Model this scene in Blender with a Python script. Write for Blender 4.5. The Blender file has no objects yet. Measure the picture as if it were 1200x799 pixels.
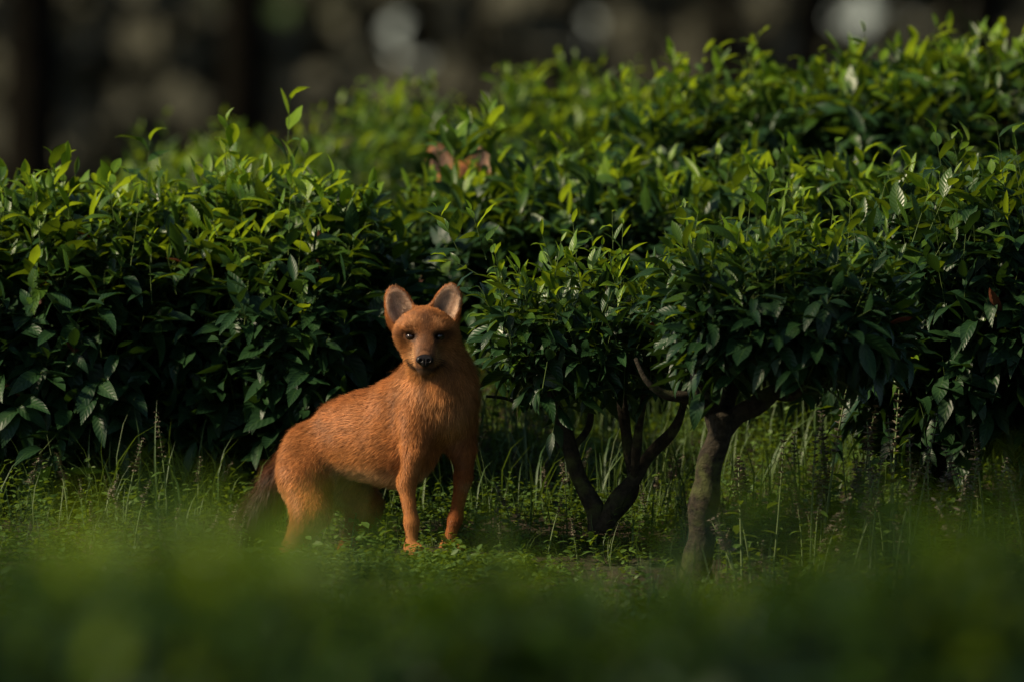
import bpy, math, random
import numpy as np
from mathutils import Matrix, Vector

rng = np.random.default_rng(7)
random.seed(7)
scene = bpy.context.scene
C = scene.collection

# ------------------------------------------------------------------ camera
PITCH = 0.0
CAM = np.array([0.0, -30.0, 0.5567])
FPX = 13500.0                       # focal length in pixels of a 1200 px wide picture
FWD = np.array([0, math.cos(PITCH), -math.sin(PITCH)])
UPV = np.array([0, math.sin(PITCH), math.cos(PITCH)])
cam_data = bpy.data.cameras.new('camera')
cam_data.sensor_width = 36.0
cam_data.lens = 405.0
cam_data.clip_start = 0.5
cam_data.clip_end = 3000.0
cam_data.dof.use_dof = True
cam_data.dof.focus_distance = 29.93
cam_data.dof.aperture_fstop = 2.8
cam = bpy.data.objects.new('camera', cam_data)
C.objects.link(cam)
cam.location = CAM
cam.rotation_euler = (math.radians(90) - PITCH, 0, 0)
scene.camera = cam

# ------------------------------------------------------------------ light
SUN_AZ = math.radians(72)           # from the camera's side towards the left
SUN_EL = math.radians(37)
to_sun = Vector((-math.sin(SUN_AZ) * math.cos(SUN_EL), -math.cos(SUN_AZ) * math.cos(SUN_EL), math.sin(SUN_EL)))
world = bpy.data.worlds.new('World')
scene.world = world
world.use_nodes = True
wn = world.node_tree
bg = wn.nodes['Background']
sky = wn.nodes.new('ShaderNodeTexSky')
sky.sky_type = 'NISHITA'
sky.sun_disc = False
sky.sun_elevation = SUN_EL
sky.sun_rotation = math.atan2(to_sun.x, to_sun.y)
sky.air_density = 1.0
sky.dust_density = 0.8
sky.ozone_density = 1.0
wn.links.new(sky.outputs[0], bg.inputs[0])
bg.inputs[1].default_value = 0.078
sun_data = bpy.data.lights.new('sun', 'SUN')
sun_data.energy = 5.0
sun_data.angle = math.radians(4.0)
sun_data.color = (1.0, 0.83, 0.58)
sun = bpy.data.objects.new('sun', sun_data)
C.objects.link(sun)
sun.rotation_euler = to_sun.to_track_quat('Z', 'Y').to_euler()
scene.view_settings.view_transform = 'Standard'
scene.view_settings.look = 'None'
scene.view_settings.gamma = 1.0
scene.view_settings.exposure = 0.5
scene.cycles.max_bounces = 6
scene.cycles.diffuse_bounces = 3
scene.cycles.glossy_bounces = 2
scene.cycles.transmission_bounces = 4
scene.cycles.transparent_max_bounces = 4
scene.cycles.use_denoising = True
scene.cycles.sample_clamp_indirect = 4.0


# ------------------------------------------------------------------ helpers
def unproj(px, py, y):
    """world point seen at a picture position, standing at depth y"""
    d = FWD + np.array([1, 0, 0]) * ((px - 600) / FPX) + UPV * ((399.5 - py) / FPX)
    return CAM + d * ((y - CAM[1]) / d[1])


def proj(P):
    r = P - CAM
    D = r @ FWD
    return 600 + FPX * r[..., 0] / D, 399.5 - FPX * (r @ UPV) / D, D


def sstep(a, b, x):
    t = np.clip((np.asarray(x, float) - a) / (b - a), 0, 1)
    return t * t * (3 - 2 * t)


def nrm(v):
    return v / np.maximum(np.linalg.norm(v, axis=-1, keepdims=True), 1e-9)


_wk = rng.normal(size=(14, 3))
_wp = rng.uniform(0, 6.28, 14)


def wob(P, s):
    """smooth pseudo noise -1..1 for points"""
    P = np.asarray(P, float)
    a = 0
    for i in range(14):
        a = a + np.sin(P @ (_wk[i] * s * (0.6 + 0.12 * i)) + _wp[i])
    return a / 5.0


def ground_h(x, y):
    x = np.asarray(x, float)
    y = np.asarray(y, float)
    yy = np.clip(y, -2.0, 9.0)
    s = 0.140 * np.where(yy > 0, yy - 0.006 * yy * yy * sstep(2, 6, yy), yy * (1 + yy / 4.0))
    t = 0.13 * np.clip(x, -6, 6) * sstep(1.5, 6, y) * (1 - sstep(9, 40, y))
    s = s - 0.036 * np.clip(-2.0 - y, 0, 30)
    far = -2.2 * sstep(10, 60, y) - 45 * sstep(60, 900, y)
    h = s + t + far
    h = h - 0.11 * np.exp(-(((x + 0.60) / 0.20) ** 2 + ((y - 0.22) / 0.25) ** 2))
    h = h + 0.02 * np.exp(-(((x + 0.20) / 0.10) ** 2 + ((y + 0.02) / 0.12) ** 2))
    h = h - 0.13 * np.exp(-(((x + 0.30) / 0.55) ** 2 + ((y - 4.15) / 0.6) ** 2))
    P = np.stack([x, y, 0 * x], -1)
    return h + 0.018 * wob(P, 2.2) * (np.abs(y) < 40) + 0.006 * wob(P, 9.0) * (np.abs(y) < 15)


def mesh_np(name, V, F, mats=(), smooth=True, mi=None, uv=None, cols=None):
    """V (n,3); F either (m,k) array or a list of such arrays"""
    me = bpy.data.meshes.new(name)
    Fs = F if isinstance(F, list) else [F]
    Fs = [np.asarray(f, np.int32) for f in Fs if len(f)]
    nl = sum(f.size for f in Fs)
    npoly = sum(len(f) for f in Fs)
    me.vertices.add(len(V))
    me.vertices.foreach_set('co', np.ascontiguousarray(V, np.float32).ravel())
    me.loops.add(nl)
    me.polygons.add(npoly)
    vi = np.concatenate([f.ravel() for f in Fs])
    me.loops.foreach_set('vertex_index', vi)
    tot = np.concatenate([np.full(len(f), f.shape[1], np.int32) for f in Fs])
    st = np.concatenate([[0], np.cumsum(tot)[:-1]]).astype(np.int32)
    me.polygons.foreach_set('loop_start', st)
    for m in mats:
        me.materials.append(m)
    if mi is not None:
        me.polygons.foreach_set('material_index', np.asarray(mi, np.int32))
    me.polygons.foreach_set('use_smooth', np.full(npoly, smooth, bool))
    if uv is not None:
        l = me.uv_layers.new(name='UVMap')
        l.data.foreach_set('uv', np.ascontiguousarray(uv[vi], np.float32).ravel())
    if cols is not None:
        a = me.color_attributes.new('tone', 'FLOAT_COLOR', 'POINT')
        c4 = np.ones((len(V), 4), np.float32)
        c4[:, :3] = cols
        a.data.foreach_set('color', c4.ravel())
    me.update(calc_edges=True)
    me.validate()
    return me


def link(name, me, parent=None, matrix=None):
    o = bpy.data.objects.new(name, me)
    C.objects.link(o)
    if parent is not None:
        o.parent = parent
    if matrix is not None:
        o.matrix_local = matrix
    return o


def tag(o, label=None, cat=None, group=None, kind=None):
    if label:
        o['label'] = label
    if cat:
        o['category'] = cat
    if group:
        o['group'] = group
    if kind:
        o['kind'] = kind
    return o


def tube(pts, radii, sides=8, sub=4, rough=0.0, seed=0.0):
    """tapered tube through points (Catmull-Rom); returns V, quads"""
    P = np.asarray(pts, float)
    R = np.asarray(radii, float)
    n = len(P)
    Pe = np.vstack([2 * P[0] - P[1], P, 2 * P[-1] - P[-2]])
    out, ro = [], []
    for i in range(n - 1):
        p0, p1, p2, p3 = Pe[i], Pe[i + 1], Pe[i + 2], Pe[i + 3]
        for k in range(sub):
            t = k / sub
            out.append(0.5 * ((2 * p1) + (-p0 + p2) * t + (2 * p0 - 5 * p1 + 4 * p2 - p3) * t * t + (-p0 + 3 * p1 - 3 * p2 + p3) * t ** 3))
            ro.append(R[i] * (1 - t) + R[i + 1] * t)
    out.append(P[-1])
    ro.append(R[-1])
    Q = np.array(out)
    ro = np.array(ro)
    T = nrm(np.gradient(Q, axis=0))
    ref = np.array([0.31, 0.9, 0.23])
    A = nrm(np.cross(T, ref))
    B = np.cross(T, A)
    th = np.arange(sides) / sides * 2 * math.pi
    ring = A[:, None, :] * np.cos(th)[None, :, None] + B[:, None, :] * np.sin(th)[None, :, None]
    V = Q[:, None, :] + ring * ro[:, None, None]
    if rough:
        V = V + ring * (ro[:, None, None] * rough * wob(V * 1.0 + seed, 14.0)[..., None])
    m = len(Q)
    i = np.arange(m - 1)[:, None] * sides
    j = np.arange(sides)[None, :]
    jn = (j + 1) % sides
    F = np.stack([i + j, i + jn, i + sides + jn, i + sides + j], -1).reshape(-1, 4)
    V = V.reshape(-1, 3)
    capv = np.array([Q[-1] + T[-1] * ro[-1] * 0.5])
    k = len(V)
    V = np.vstack([V, capv])
    base = (m - 1) * sides
    Tt = np.stack([base + np.arange(sides), base + (np.arange(sides) + 1) % sides, np.full(sides, k)], -1)
    return V, F, Tt


def join(parts):
    """merge (V, quads, tris) tuples"""
    Vs, Qs, Ts, o = [], [], [], 0
    for V, Q, T in parts:
        Vs.append(V)
        if len(Q):
            Qs.append(np.asarray(Q) + o)
        if len(T):
            Ts.append(np.asarray(T) + o)
        o += len(V)
    F = []
    if Qs:
        F.append(np.vstack(Qs))
    if Ts:
        F.append(np.vstack(Ts))
    return np.vstack(Vs), F


# ------------------------------------------------------------------ materials
def new_mat(name):
    m = bpy.data.materials.new(name)
    m.use_nodes = True
    nt = m.node_tree
    return m, nt, nt.nodes['Principled BSDF'], nt.nodes['Material Output']


def N(nt, t, **kw):
    n = nt.nodes.new(t)
    for k, v in kw.items():
        if k.startswith('i_'):
            n.inputs[k[2:]].default_value = v
        else:
            setattr(n, k, v)
    return n


def leaf_mat(name, dark, light, trans_col, trans, rough, vein=0.5, spec=0.5):
    m, nt, b, out = new_mat(name)
    L = nt.links.new
    geo = N(nt, 'ShaderNodeNewGeometry')
    oi = N(nt, 'ShaderNodeObjectInfo')
    add = N(nt, 'ShaderNodeMath', operation='ADD')
    fr = N(nt, 'ShaderNodeMath', operation='FRACT')
    L(geo.outputs['Random Per Island'], add.inputs[0])
    L(oi.outputs['Random'], add.inputs[1])
    L(add.outputs[0], fr.inputs[0])
    mix = N(nt, 'ShaderNodeMix', data_type='RGBA')
    mix.inputs[6].default_value = (*dark, 1)
    mix.inputs[7].default_value = (*light, 1)
    tc = N(nt, 'ShaderNodeTexCoord')
    noi = N(nt, 'ShaderNodeTexNoise', i_Scale=55.0, i_Detail=3.0)
    L(tc.outputs['Object'], noi.inputs['Vector'])
    mm = N(nt, 'ShaderNodeMath', operation='MULTIPLY_ADD')
    mm.inputs[1].default_value = 0.35
    L(noi.outputs['Fac'], mm.inputs[0])
    sc = N(nt, 'ShaderNodeMath', operation='MULTIPLY_ADD')
    sc.inputs[1].default_value = 0.85
    sc.inputs[2].default_value = -0.1
    L(fr.outputs[0], sc.inputs[0])
    L(sc.outputs[0], mm.inputs[2])
    mm.use_clamp = True
    L(mm.outputs[0], mix.inputs[0])
    # veins from the leaf's own coordinates
    sep = N(nt, 'ShaderNodeSeparateXYZ')
    L(tc.outputs['UV'], sep.inputs[0])
    ab = N(nt, 'ShaderNodeMath', operation='ABSOLUTE')
    L(sep.outputs['X'], ab.inputs[0])
    mid = N(nt, 'ShaderNodeMapRange')
    mid.inputs['From Min'].default_value = 0.10
    mid.inputs['From Max'].default_value = 0.03
    L(ab.outputs[0], mid.inputs['Value'])
    # side veins: sin(2*pi*(8*y - 2.2*|x|))
    va = N(nt, 'ShaderNodeMath', operation='MULTIPLY_ADD')
    va.inputs[1].default_value = -11.0
    L(ab.outputs[0], va.inputs[0])
    vb = N(nt, 'ShaderNodeMath', operation='MULTIPLY')
    vb.inputs[1].default_value = 50.0
    L(sep.outputs['Y'], vb.inputs[0])
    L(vb.outputs[0], va.inputs[2])
    vs = N(nt, 'ShaderNodeMath', operation='SINE')
    L(va.outputs[0], vs.inputs[0])
    vein_c = N(nt, 'ShaderNodeMix', data_type='RGBA')
    vein_c.inputs[7].default_value = (light[0] * 1.7 + 0.01, light[1] * 1.5 + 0.01, light[2] * 1.5, 1)
    vf = N(nt, 'ShaderNodeMath', operation='MULTIPLY')
    vf.inputs[1].default_value = vein
    L(mid.outputs[0], vf.inputs[0])
    L(vf.outputs[0], vein_c.inputs[0])
    L(mix.outputs[2], vein_c.inputs[6])
    L(vein_c.outputs[2], b.inputs['Base Color'])
    bump = N(nt, 'ShaderNodeBump', i_Strength=0.2, i_Distance=0.002)
    L(vs.outputs[0], bump.inputs['Height'])
    L(bump.outputs[0], b.inputs['Normal'])
    b.inputs['Roughness'].default_value = rough
    b.inputs['Specular IOR Level'].default_value = spec
    tr = N(nt, 'ShaderNodeBsdfTranslucent')
    tm = N(nt, 'ShaderNodeMix', data_type='RGBA', blend_type='MULTIPLY')
    tm.inputs[0].default_value = 0.35
    tm.inputs[6].default_value = (*trans_col, 1)
    L(noi.outputs['Fac'], tm.inputs[7])
    L(tm.outputs[2], tr.inputs['Color'])
    ms = N(nt, 'ShaderNodeMixShader')
    ms.inputs[0].default_value = trans
    L(b.outputs[0], ms.inputs[1])
    L(tr.outputs[0], ms.inputs[2])
    L(ms.outputs[0], out.inputs['Surface'])
    return m


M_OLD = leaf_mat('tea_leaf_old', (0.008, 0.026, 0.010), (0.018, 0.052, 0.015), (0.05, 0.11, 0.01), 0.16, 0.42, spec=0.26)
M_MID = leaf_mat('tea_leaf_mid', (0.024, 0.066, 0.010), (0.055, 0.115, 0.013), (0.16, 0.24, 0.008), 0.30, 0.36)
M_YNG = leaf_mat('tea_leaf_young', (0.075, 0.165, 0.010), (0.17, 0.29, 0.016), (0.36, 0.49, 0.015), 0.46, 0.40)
M_RED = leaf_mat('tea_leaf_withered', (0.09, 0.025, 0.012), (0.16, 0.05, 0.02), (0.2, 0.05, 0.01), 0.25, 0.55)
M_HERB = leaf_mat('herb_leaf', (0.038, 0.092, 0.015), (0.105, 0.185, 0.026), (0.22, 0.32, 0.015), 0.32, 0.5)
M_GRASS = leaf_mat('grass_blade', (0.030, 0.075, 0.015), (0.08, 0.125, 0.026), (0.14, 0.22, 0.02), 0.30, 0.5, vein=0.1)
M_WOOD = leaf_mat('forest_leaf', (0.046, 0.047, 0.032), (0.074, 0.074, 0.054), (0.06, 0.06, 0.03), 0.12, 0.8, vein=0.0, spec=0.1)
M_CROWN = leaf_mat('tree_leaf', (0.025, 0.045, 0.015), (0.05, 0.085, 0.02), (0.08, 0.12, 0.01), 0.2, 0.6, vein=0.0, spec=0.2)


def simple_mat(name, c1, c2, scale, rough=0.85, bump=0.4, dist=0.004, detail=6.0, c3=None, scale3=6.0, spec=None):
    m, nt, b, out = new_mat(name)
    L = nt.links.new
    tc = N(nt, 'ShaderNodeTexCoord')
    n1 = N(nt, 'ShaderNodeTexNoise', i_Scale=scale, i_Detail=detail, i_Roughness=0.65)
    L(tc.outputs['Object'], n1.inputs['Vector'])
    rp = N(nt, 'ShaderNodeValToRGB')
    rp.color_ramp.elements[0].position = 0.32
    rp.color_ramp.elements[0].color = (*c1, 1)
    rp.color_ramp.elements[1].position = 0.7
    rp.color_ramp.elements[1].color = (*c2, 1)
    L(n1.outputs['Fac'], rp.inputs[0])
    src = rp.outputs[0]
    if c3 is not None:
        n2 = N(nt, 'ShaderNodeTexNoise', i_Scale=scale3, i_Detail=4.0)
        L(tc.outputs['Object'], n2.inputs['Vector'])
        mr = N(nt, 'ShaderNodeMapRange')
        mr.inputs['From Min'].default_value = 0.52
        mr.inputs['From Max'].default_value = 0.66
        L(n2.outputs['Fac'], mr.inputs['Value'])
        mx = N(nt, 'ShaderNodeMix', data_type='RGBA')
        mx.inputs[7].default_value = (*c3, 1)
        L(mr.outputs[0], mx.inputs[0])
        L(src, mx.inputs[6])
        src = mx.outputs[2]
    L(src, b.inputs['Base Color'])
    b.inputs['Roughness'].default_value = rough
    b.inputs['Specular IOR Level'].default_value = 0.25
    bp = N(nt, 'ShaderNodeBump', i_Strength=bump, i_Distance=dist)
    L(n1.outputs['Fac'], bp.inputs['Height'])
    L(bp.outputs[0], b.inputs['Normal'])
    if spec is not None:
        b.inputs['Specular IOR Level'].default_value = spec
    return m


M_BARK = simple_mat('tea_bark', (0.006, 0.005, 0.003), (0.045, 0.036, 0.021), 60, 0.9, 1.0, 0.012, c3=(0.060, 0.068, 0.020), scale3=16)
M_TBARK = simple_mat('tree_bark', (0.003, 0.003, 0.0025), (0.009, 0.008, 0.006), 8, 0.95, 0.8, 0.03, spec=0.0)
M_TWIG = simple_mat('green_twig', (0.05, 0.09, 0.02), (0.09, 0.13, 0.03), 30, 0.6, 0.2)
M_SOIL = simple_mat('soil', (0.018, 0.012, 0.008), (0.055, 0.038, 0.024), 22, 0.95, 0.9, 0.02, 9.0, c3=(0.03, 0.045, 0.014), scale3=4.0)
M_STEM = simple_mat('weed_stem', (0.06, 0.10, 0.030), (0.12, 0.16, 0.055), 40, 0.6, 0.2)
M_FLOWER = simple_mat('weed_flower', (0.09, 0.075, 0.05), (0.21, 0.17, 0.13), 160, 0.8, 0.3)

# ------------------------------------------------------------------ ground
def make_ground():
    def axis(near, far, step, grow):
        a = [0.0]
        s = step
        while a[-1] < far:
            if a[-1] > near:
                s *= grow
            a.append(a[-1] + s)
        return np.array(a)
    ax = axis(3.0, 900, 0.04, 1.16)
    xs = np.concatenate([-ax[:0:-1], ax])
    ap = axis(8.0, 1500, 0.05, 1.14)
    an = axis(3.0, 300, 0.05, 1.16)
    ys = np.concatenate([-an[:0:-1], ap])
    X, Y = np.meshgrid(xs, ys)
    Z = ground_h(X, Y)
    V = np.stack([X, Y, Z], -1).reshape(-1, 3)
    nx = len(xs)
    i = np.arange(len(ys) - 1)[:, None] * nx + np.arange(nx - 1)[None, :]
    i = i.ravel()
    F = np.stack([i, i + 1, i + nx + 1, i + nx], -1)
    o = link('ground', mesh_np('ground', V, F, [M_SOIL]))
    tag(o, 'dark sloping soil under the weeds and tea bushes', 'ground', kind='structure')


make_ground()

# ------------------------------------------------------------------ leaves
def leaf_template(rows=5, width=0.36, fold=0.20, curl=0.25, twist=0.0, power=0.85, wavy=0.0):
    """unit leaf: base at origin, along +Y, upper face +Z"""
    V, UV = [], []
    for r in range(rows + 1):
        t = r / rows
        w = 0.5 * width * (math.sin(math.pi * t ** power) ** 0.9 if 0 < t < 1 else 0.0)
        a = curl * t
        yy = (math.sin(a) / curl if abs(curl) > 1e-6 else t)
        zz = -((1 - math.cos(a)) / curl if abs(curl) > 1e-6 else 0.0)
        if r in (0, rows):
            V.append((0, yy, zz))
            UV.append((0, t))
        else:
            c, s = math.cos(twist * t), math.sin(twist * t)
            for sx in (-1, 0, 1):
                x = sx * w
                z = abs(x) * fold * 2 + wavy * math.sin(9 * t + sx) * w * abs(sx)
                V.append((x * c - z * s, yy, zz + x * s + z * c))
                UV.append((sx, t))
    Q, T = [], []
    k = 1
    T += [(0, 2, 1), (0, 3, 2)]
    for r in range(1, rows - 1):
        a = 1 + 3 * (r - 1)
        b = a + 3
        Q += [(a, a + 1, b + 1, b), (a + 1, a + 2, b + 2, b + 1)]
    a = 1 + 3 * (rows - 2)
    e = a + 3
    T += [(a, a + 1, e), (a + 1, a + 2, e)]
    return np.array(V, float), np.array(Q, int), np.array(T, int), np.array(UV, float)


LEAVES = [leaf_template(6, 0.37, 0.16, 0.5, 0.1), leaf_template(6, 0.31, 0.28, 0.9, -0.25, wavy=0.25),
          leaf_template(6, 0.40, 0.10, 0.3, 0.35, wavy=0.2), leaf_template(6, 0.27, 0.34, -0.25, 0.1, 0.95),
          leaf_template(6, 0.34, 0.22, 1.3, 0.2, wavy=0.3)]
SMALL = [leaf_template(3, 0.5, 0.15, 0.4), leaf_template(3, 0.62, 0.1, 0.8, 0.2), leaf_template(3, 0.34, 0.2, 0.5)]
CLUMP = [leaf_template(3, 0.8, 0.3, 0.6, 0.3), leaf_template(3, 0.65, 0.2, -0.5, 0.5)]


def leaf_cloud(name, temps, Mx, ti, mi, mats):
    """Mx (n,4,4) leaf frames with scale, ti template index, mi material index -> one mesh"""
    Vs, Qs, Ts, UVs, mq, mt = [], [], [], [], [], []
    o = 0
    for k, (V, Q, T, UV) in enumerate(temps):
        sel = np.where(ti == k)[0]
        if not len(sel):
            continue
        m = Mx[sel]
        W = np.einsum('nij,vj->nvi', m[:, :3, :3], V) + m[:, None, :3, 3]
        nv = len(V)
        off = o + np.arange(len(sel)) * nv
        Vs.append(W.reshape(-1, 3))
        UVs.append(np.tile(UV, (len(sel), 1)))
        if len(Q):
            Qs.append((Q[None] + off[:, None, None]).reshape(-1, 4))
            mq.append(np.repeat(mi[sel], len(Q)))
        Ts.append((T[None] + off[:, None, None]).reshape(-1, 3))
        mt.append(np.repeat(mi[sel], len(T)))
        o += nv * len(sel)
    V = np.vstack(Vs)
    F, mm = [], []
    if Qs:
        F.append(np.vstack(Qs))
        mm += mq
    F.append(np.vstack(Ts))
    mm += mt
    return mesh_np(name, V, F, mats, True, np.concatenate(mm), np.vstack(UVs))


def frames(pos, d, up, size, wscale=None):
    """leaf frames from base, direction, rough upper-side vector and length"""
    y = nrm(d)
    z = up - (up * y).sum(-1, keepdims=True) * y
    z = nrm(z + 1e-6)
    x = np.cross(y, z)
    M = np.zeros((len(pos), 4, 4))
    ws = size if wscale is None else size * wscale
    M[:, :3, 0] = x * ws[:, None]
    M[:, :3, 1] = y * size[:, None]
    M[:, :3, 2] = z * size[:, None]
    M[:, :3, 3] = pos
    M[:, 3, 3] = 1
    return M


def shoots(P, D, young, n=6, length=0.16, leaf=0.085):
    """P roots, D directions, young 0..1 (how fresh each shoot is) -> frames, materials, stems"""
    S = len(P)
    D = nrm(D)
    A = nrm(np.cross(D, rng.normal(size=(S, 3))))
    B = np.cross(D, A)
    ln = length * rng.uniform(0.7, 1.3, S)
    ph = rng.uniform(0, 6.28, S)
    fr, mt = [], []
    for i in range(n):
        t = (i + 0.6) / n
        az = ph + i * 2.4 + rng.normal(0, 0.25, S)
        inc = np.radians((78 - 22 * young) - (56 - 22 * young) * t ** 1.5 + rng.normal(0, 10, S))
        side = A * np.cos(az)[:, None] + B * np.sin(az)[:, None]
        dirv = D * np.cos(inc)[:, None] + side * np.sin(inc)[:, None]
        droop = (1 - young) * (0.75 - 0.35 * t)
        dirv = dirv + np.array([0, 0, -1.0]) * droop[:, None] + rng.normal(0, 0.12, (S, 3))
        pos = P + D * (ln * t)[:, None]
        upv = D * 0.6 + np.array([0, 0, 1.0]) * 0.7 + rng.normal(0, 0.28, (S, 3))
        size = leaf * (1.12 - 0.62 * t ** 1.6 * (0.45 + 0.55 * young)) * rng.uniform(0.58, 1.32, S)
        fr.append(frames(pos, dirv, upv, size, rng.uniform(0.82, 1.15, S)))
        r = rng.uniform(0, 1, S)
        fresh = young * (0.25 + 0.95 * t)
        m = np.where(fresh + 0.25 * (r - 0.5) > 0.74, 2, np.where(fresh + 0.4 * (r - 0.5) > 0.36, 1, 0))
        mt.append(m)
    F = np.concatenate(fr)
    mt = np.concatenate(mt)
    return F, mt, (P, P + D * (ln * 0.95)[:, None])


def stem_mesh(P0, P1, r=0.0016):
    d = nrm(P1 - P0)
    a = nrm(np.cross(d, np.array([0.3, 0.5, 0.8])))
    b = np.cross(d, a)
    n = len(P0)
    V = np.zeros((n, 6, 3))
    for k in range(3):
        th = k * 2.094
        off = a * math.cos(th) + b * math.sin(th)
        V[:, k] = P0 + off * r
        V[:, 3 + k] = P1 + off * r * 0.5
    o = np.arange(n)[:, None] * 6
    Q = np.concatenate([o + np.array([[k, (k + 1) % 3, 3 + (k + 1) % 3, 3 + k]]) for k in range(3)])
    return V.reshape(-1, 3), Q


BUSH = []        # filled first; the leaf objects are chosen after every bush is known


def bush(label, px0, px1, top, bot, y, ry, n_surf, young=1.0, side_young=0.15, trunk=None, stems=None, group='tea bushes',
         parts=300, power=2.7, extra=(), leaf=0.112, limbs=7, tilt=0.0, seed=0, inner=1.0, nshoot=6, skirt=-0.85):
    """a pruned tea bush whose crown spans px0..px1 and top..bot at depth y"""
    global rng
    rng = np.random.default_rng(100 + seed)
    a = unproj(px0, top, y)
    b = unproj(px1, bot, y)
    cx, rx = (a[0] + b[0]) / 2, (b[0] - a[0]) / 2
    zt, zb = a[2] - 0.09, b[2]
    cz, rz = zb + (zt - zb) * 0.42, (zt - zb) * 0.58
    cen = np.array([cx, y, cz])
    rad = np.array([rx, ry, rz])
    Fs, Ms, S0, S1 = [], [], [], []

    def layer(n, s, yg, syg, ln, lf, ns):
        u = nrm(rng.normal(size=(n * 2, 3)))
        u = u[u[:, 2] > skirt + 0.25 * rng.uniform(size=len(u))][:n]
        q = (np.abs(u / 1.0) ** power).sum(1) ** (-1 / power)
        p = u * q[:, None]
        nn = nrm(np.sign(p) * np.abs(p) ** (power - 1) / rad)
        w = 1 + 0.10 * wob(p * rad + cen, 5.0) + 0.07 * wob(p * rad + cen, 13.0)
        gap = wob(p * rad + cen + 11.0, 9.0) > -0.62
        p, nn, w = p[gap], nn[gap], w[gap]
        P = cen + p * rad * (s * w)[:, None]
        P[:, 2] += tilt * (P[:, 0] - cx)
        topness = np.clip(nn[:, 2], 0, 1) ** 1.2
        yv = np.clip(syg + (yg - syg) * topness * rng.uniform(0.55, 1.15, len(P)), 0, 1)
        yv = np.where(rng.uniform(size=len(P)) < 0.06, np.maximum(yv, 0.75 * yg), yv)
        D = nn * 0.75 + np.array([0, 0, 0.75]) + rng.normal(0, 0.33, P.shape)
        D[:, 2] += 0.5 * topness
        P = P - nrm(D) * ln * 0.85
        f, m, (s0, s1) = shoots(P, D, yv, ns, ln, lf)
        Fs.append(f)
        Ms.append(m)
        S0.append(s0)
        S1.append(s1)

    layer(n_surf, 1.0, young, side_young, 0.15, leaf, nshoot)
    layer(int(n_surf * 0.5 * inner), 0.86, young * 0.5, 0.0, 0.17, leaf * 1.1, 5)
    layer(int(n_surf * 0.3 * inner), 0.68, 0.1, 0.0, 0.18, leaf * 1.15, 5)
    # a few long shoots standing above the plucking table
    n = max(6, n_surf // 22)
    u = rng.uniform(-0.85, 0.85, (n, 2))
    P = np.stack([cx + u[:, 0] * rx, y + u[:, 1] * ry, np.zeros(n)], -1)
    rr = np.clip(1 - np.abs(u[:, 0]) ** power - np.abs(u[:, 1]) ** power, 0.05, 1) ** (1 / power)
    P[:, 2] = cz + rr * rz + tilt * (P[:, 0] - cx) - 0.03
    D = np.array([0, 0, 1.0]) + rng.normal(0, 0.2, P.shape)
    f, m, (s0, s1) = shoots(P, D, np.full(n, young), 5, 0.16, leaf * 0.78)
    Fs.append(f); Ms.append(m); S0.append(s0); S1.append(s1)
    for (ex, ey, eyd, dx, dy, dz, yo, ns, ln) in extra:
        p = unproj(ex, ey, eyd)[None]
        f, m, (s0, s1) = shoots(p, np.array([[dx, dy, dz]], float), np.array([yo]), ns, ln, leaf)
        Fs.append(f); Ms.append(m); S0.append(s0); S1.append(s1)
    F = np.concatenate(Fs)
    M = np.concatenate(Ms)
    T = rng.integers(0, len(LEAVES), len(F))
    red = rng.uniform(size=len(F)) < 0.003
    M = np.where(red & (M == 0), 3, M)
    # trunk and branches
    if trunk is None:
        bx, by = cx + rng.uniform(-0.1, 0.1) * rx, y
    else:
        bx, by = unproj(trunk[0], trunk[1], y)[0], y
    base = np.array([bx, by, float(ground_h(bx, by)) - 0.03])
    BUSH.append(dict(label=label, group=group, base=base, F=F, M=M, T=T, S0=np.concatenate(S0), S1=np.concatenate(S1), cen=cen, rad=rad,
                     parts=parts, stems=stems, limbs=limbs, y=y, seed=seed))


def px_path(pts, y0):
    return [unproj(p[0], p[1], y0 + (p[2] if len(p) > 2 else 0)) for p in pts]


# bushes: picture extents give the place; each stands at its own depth on the slope
bush('broad dense tea bush at the left edge, behind the weeds', -150, 240, 202, 575, 1.12, 0.60, 600, seed=1, tilt=0.02, power=3.0, side_young=0.06)
bush('dense tea bush behind the wild dog\'s back and rump', 150, 488, 196, 560, 1.18, 0.60, 600, seed=2, tilt=-0.02, power=2.8, side_young=0.06,
     extra=((335, 215, 1.3, 0.05, 0, 1, 1, 6, 0.2), (275, 232, 1.25, -0.1, 0, 1, 1, 6, 0.2), (170, 225, 1.4, 0.1, 0, 1, 0.8, 5, 0.2)))
bush('tea bush behind the wild dog\'s ears, between two bare-stemmed bushes', 470, 830, 178, 350, 2.5, 0.55, 450, seed=3, young=1.0, side_young=0.08, tilt=0.02,
     extra=((548, 190, 2.3, -.05, 0, 1, 1, 6, .15), (562, 186, 2.4, .1, 0, 1, .9, 6, .16), (575, 190, 2.3, 0, 0, 1, 1, 6, .14), (530, 196, 2.2, .1, 0, 1, 1, 6, .13), (515, 198, 2.4, -.1, 0, 1, .9, 6, .12)))
bush('tall dark tea bush on the upper slope under the leaning trunks', 690, 1010, 62, 330, 3.6, 0.6, 450, seed=4, young=0.95, side_young=0.05, tilt=0.08)
bush('tea bush at the top right of the slope, its top highest of all', 930, 1330, 46, 330, 3.5, 0.6, 480, seed=5, young=0.9, side_young=0.05, tilt=0.02)
bush('tea bush behind the thick single-trunked bush, level with its top', 790, 1080, 178, 400, 1.8, 0.5, 360, seed=6, young=0.9, side_young=0.05)
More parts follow.
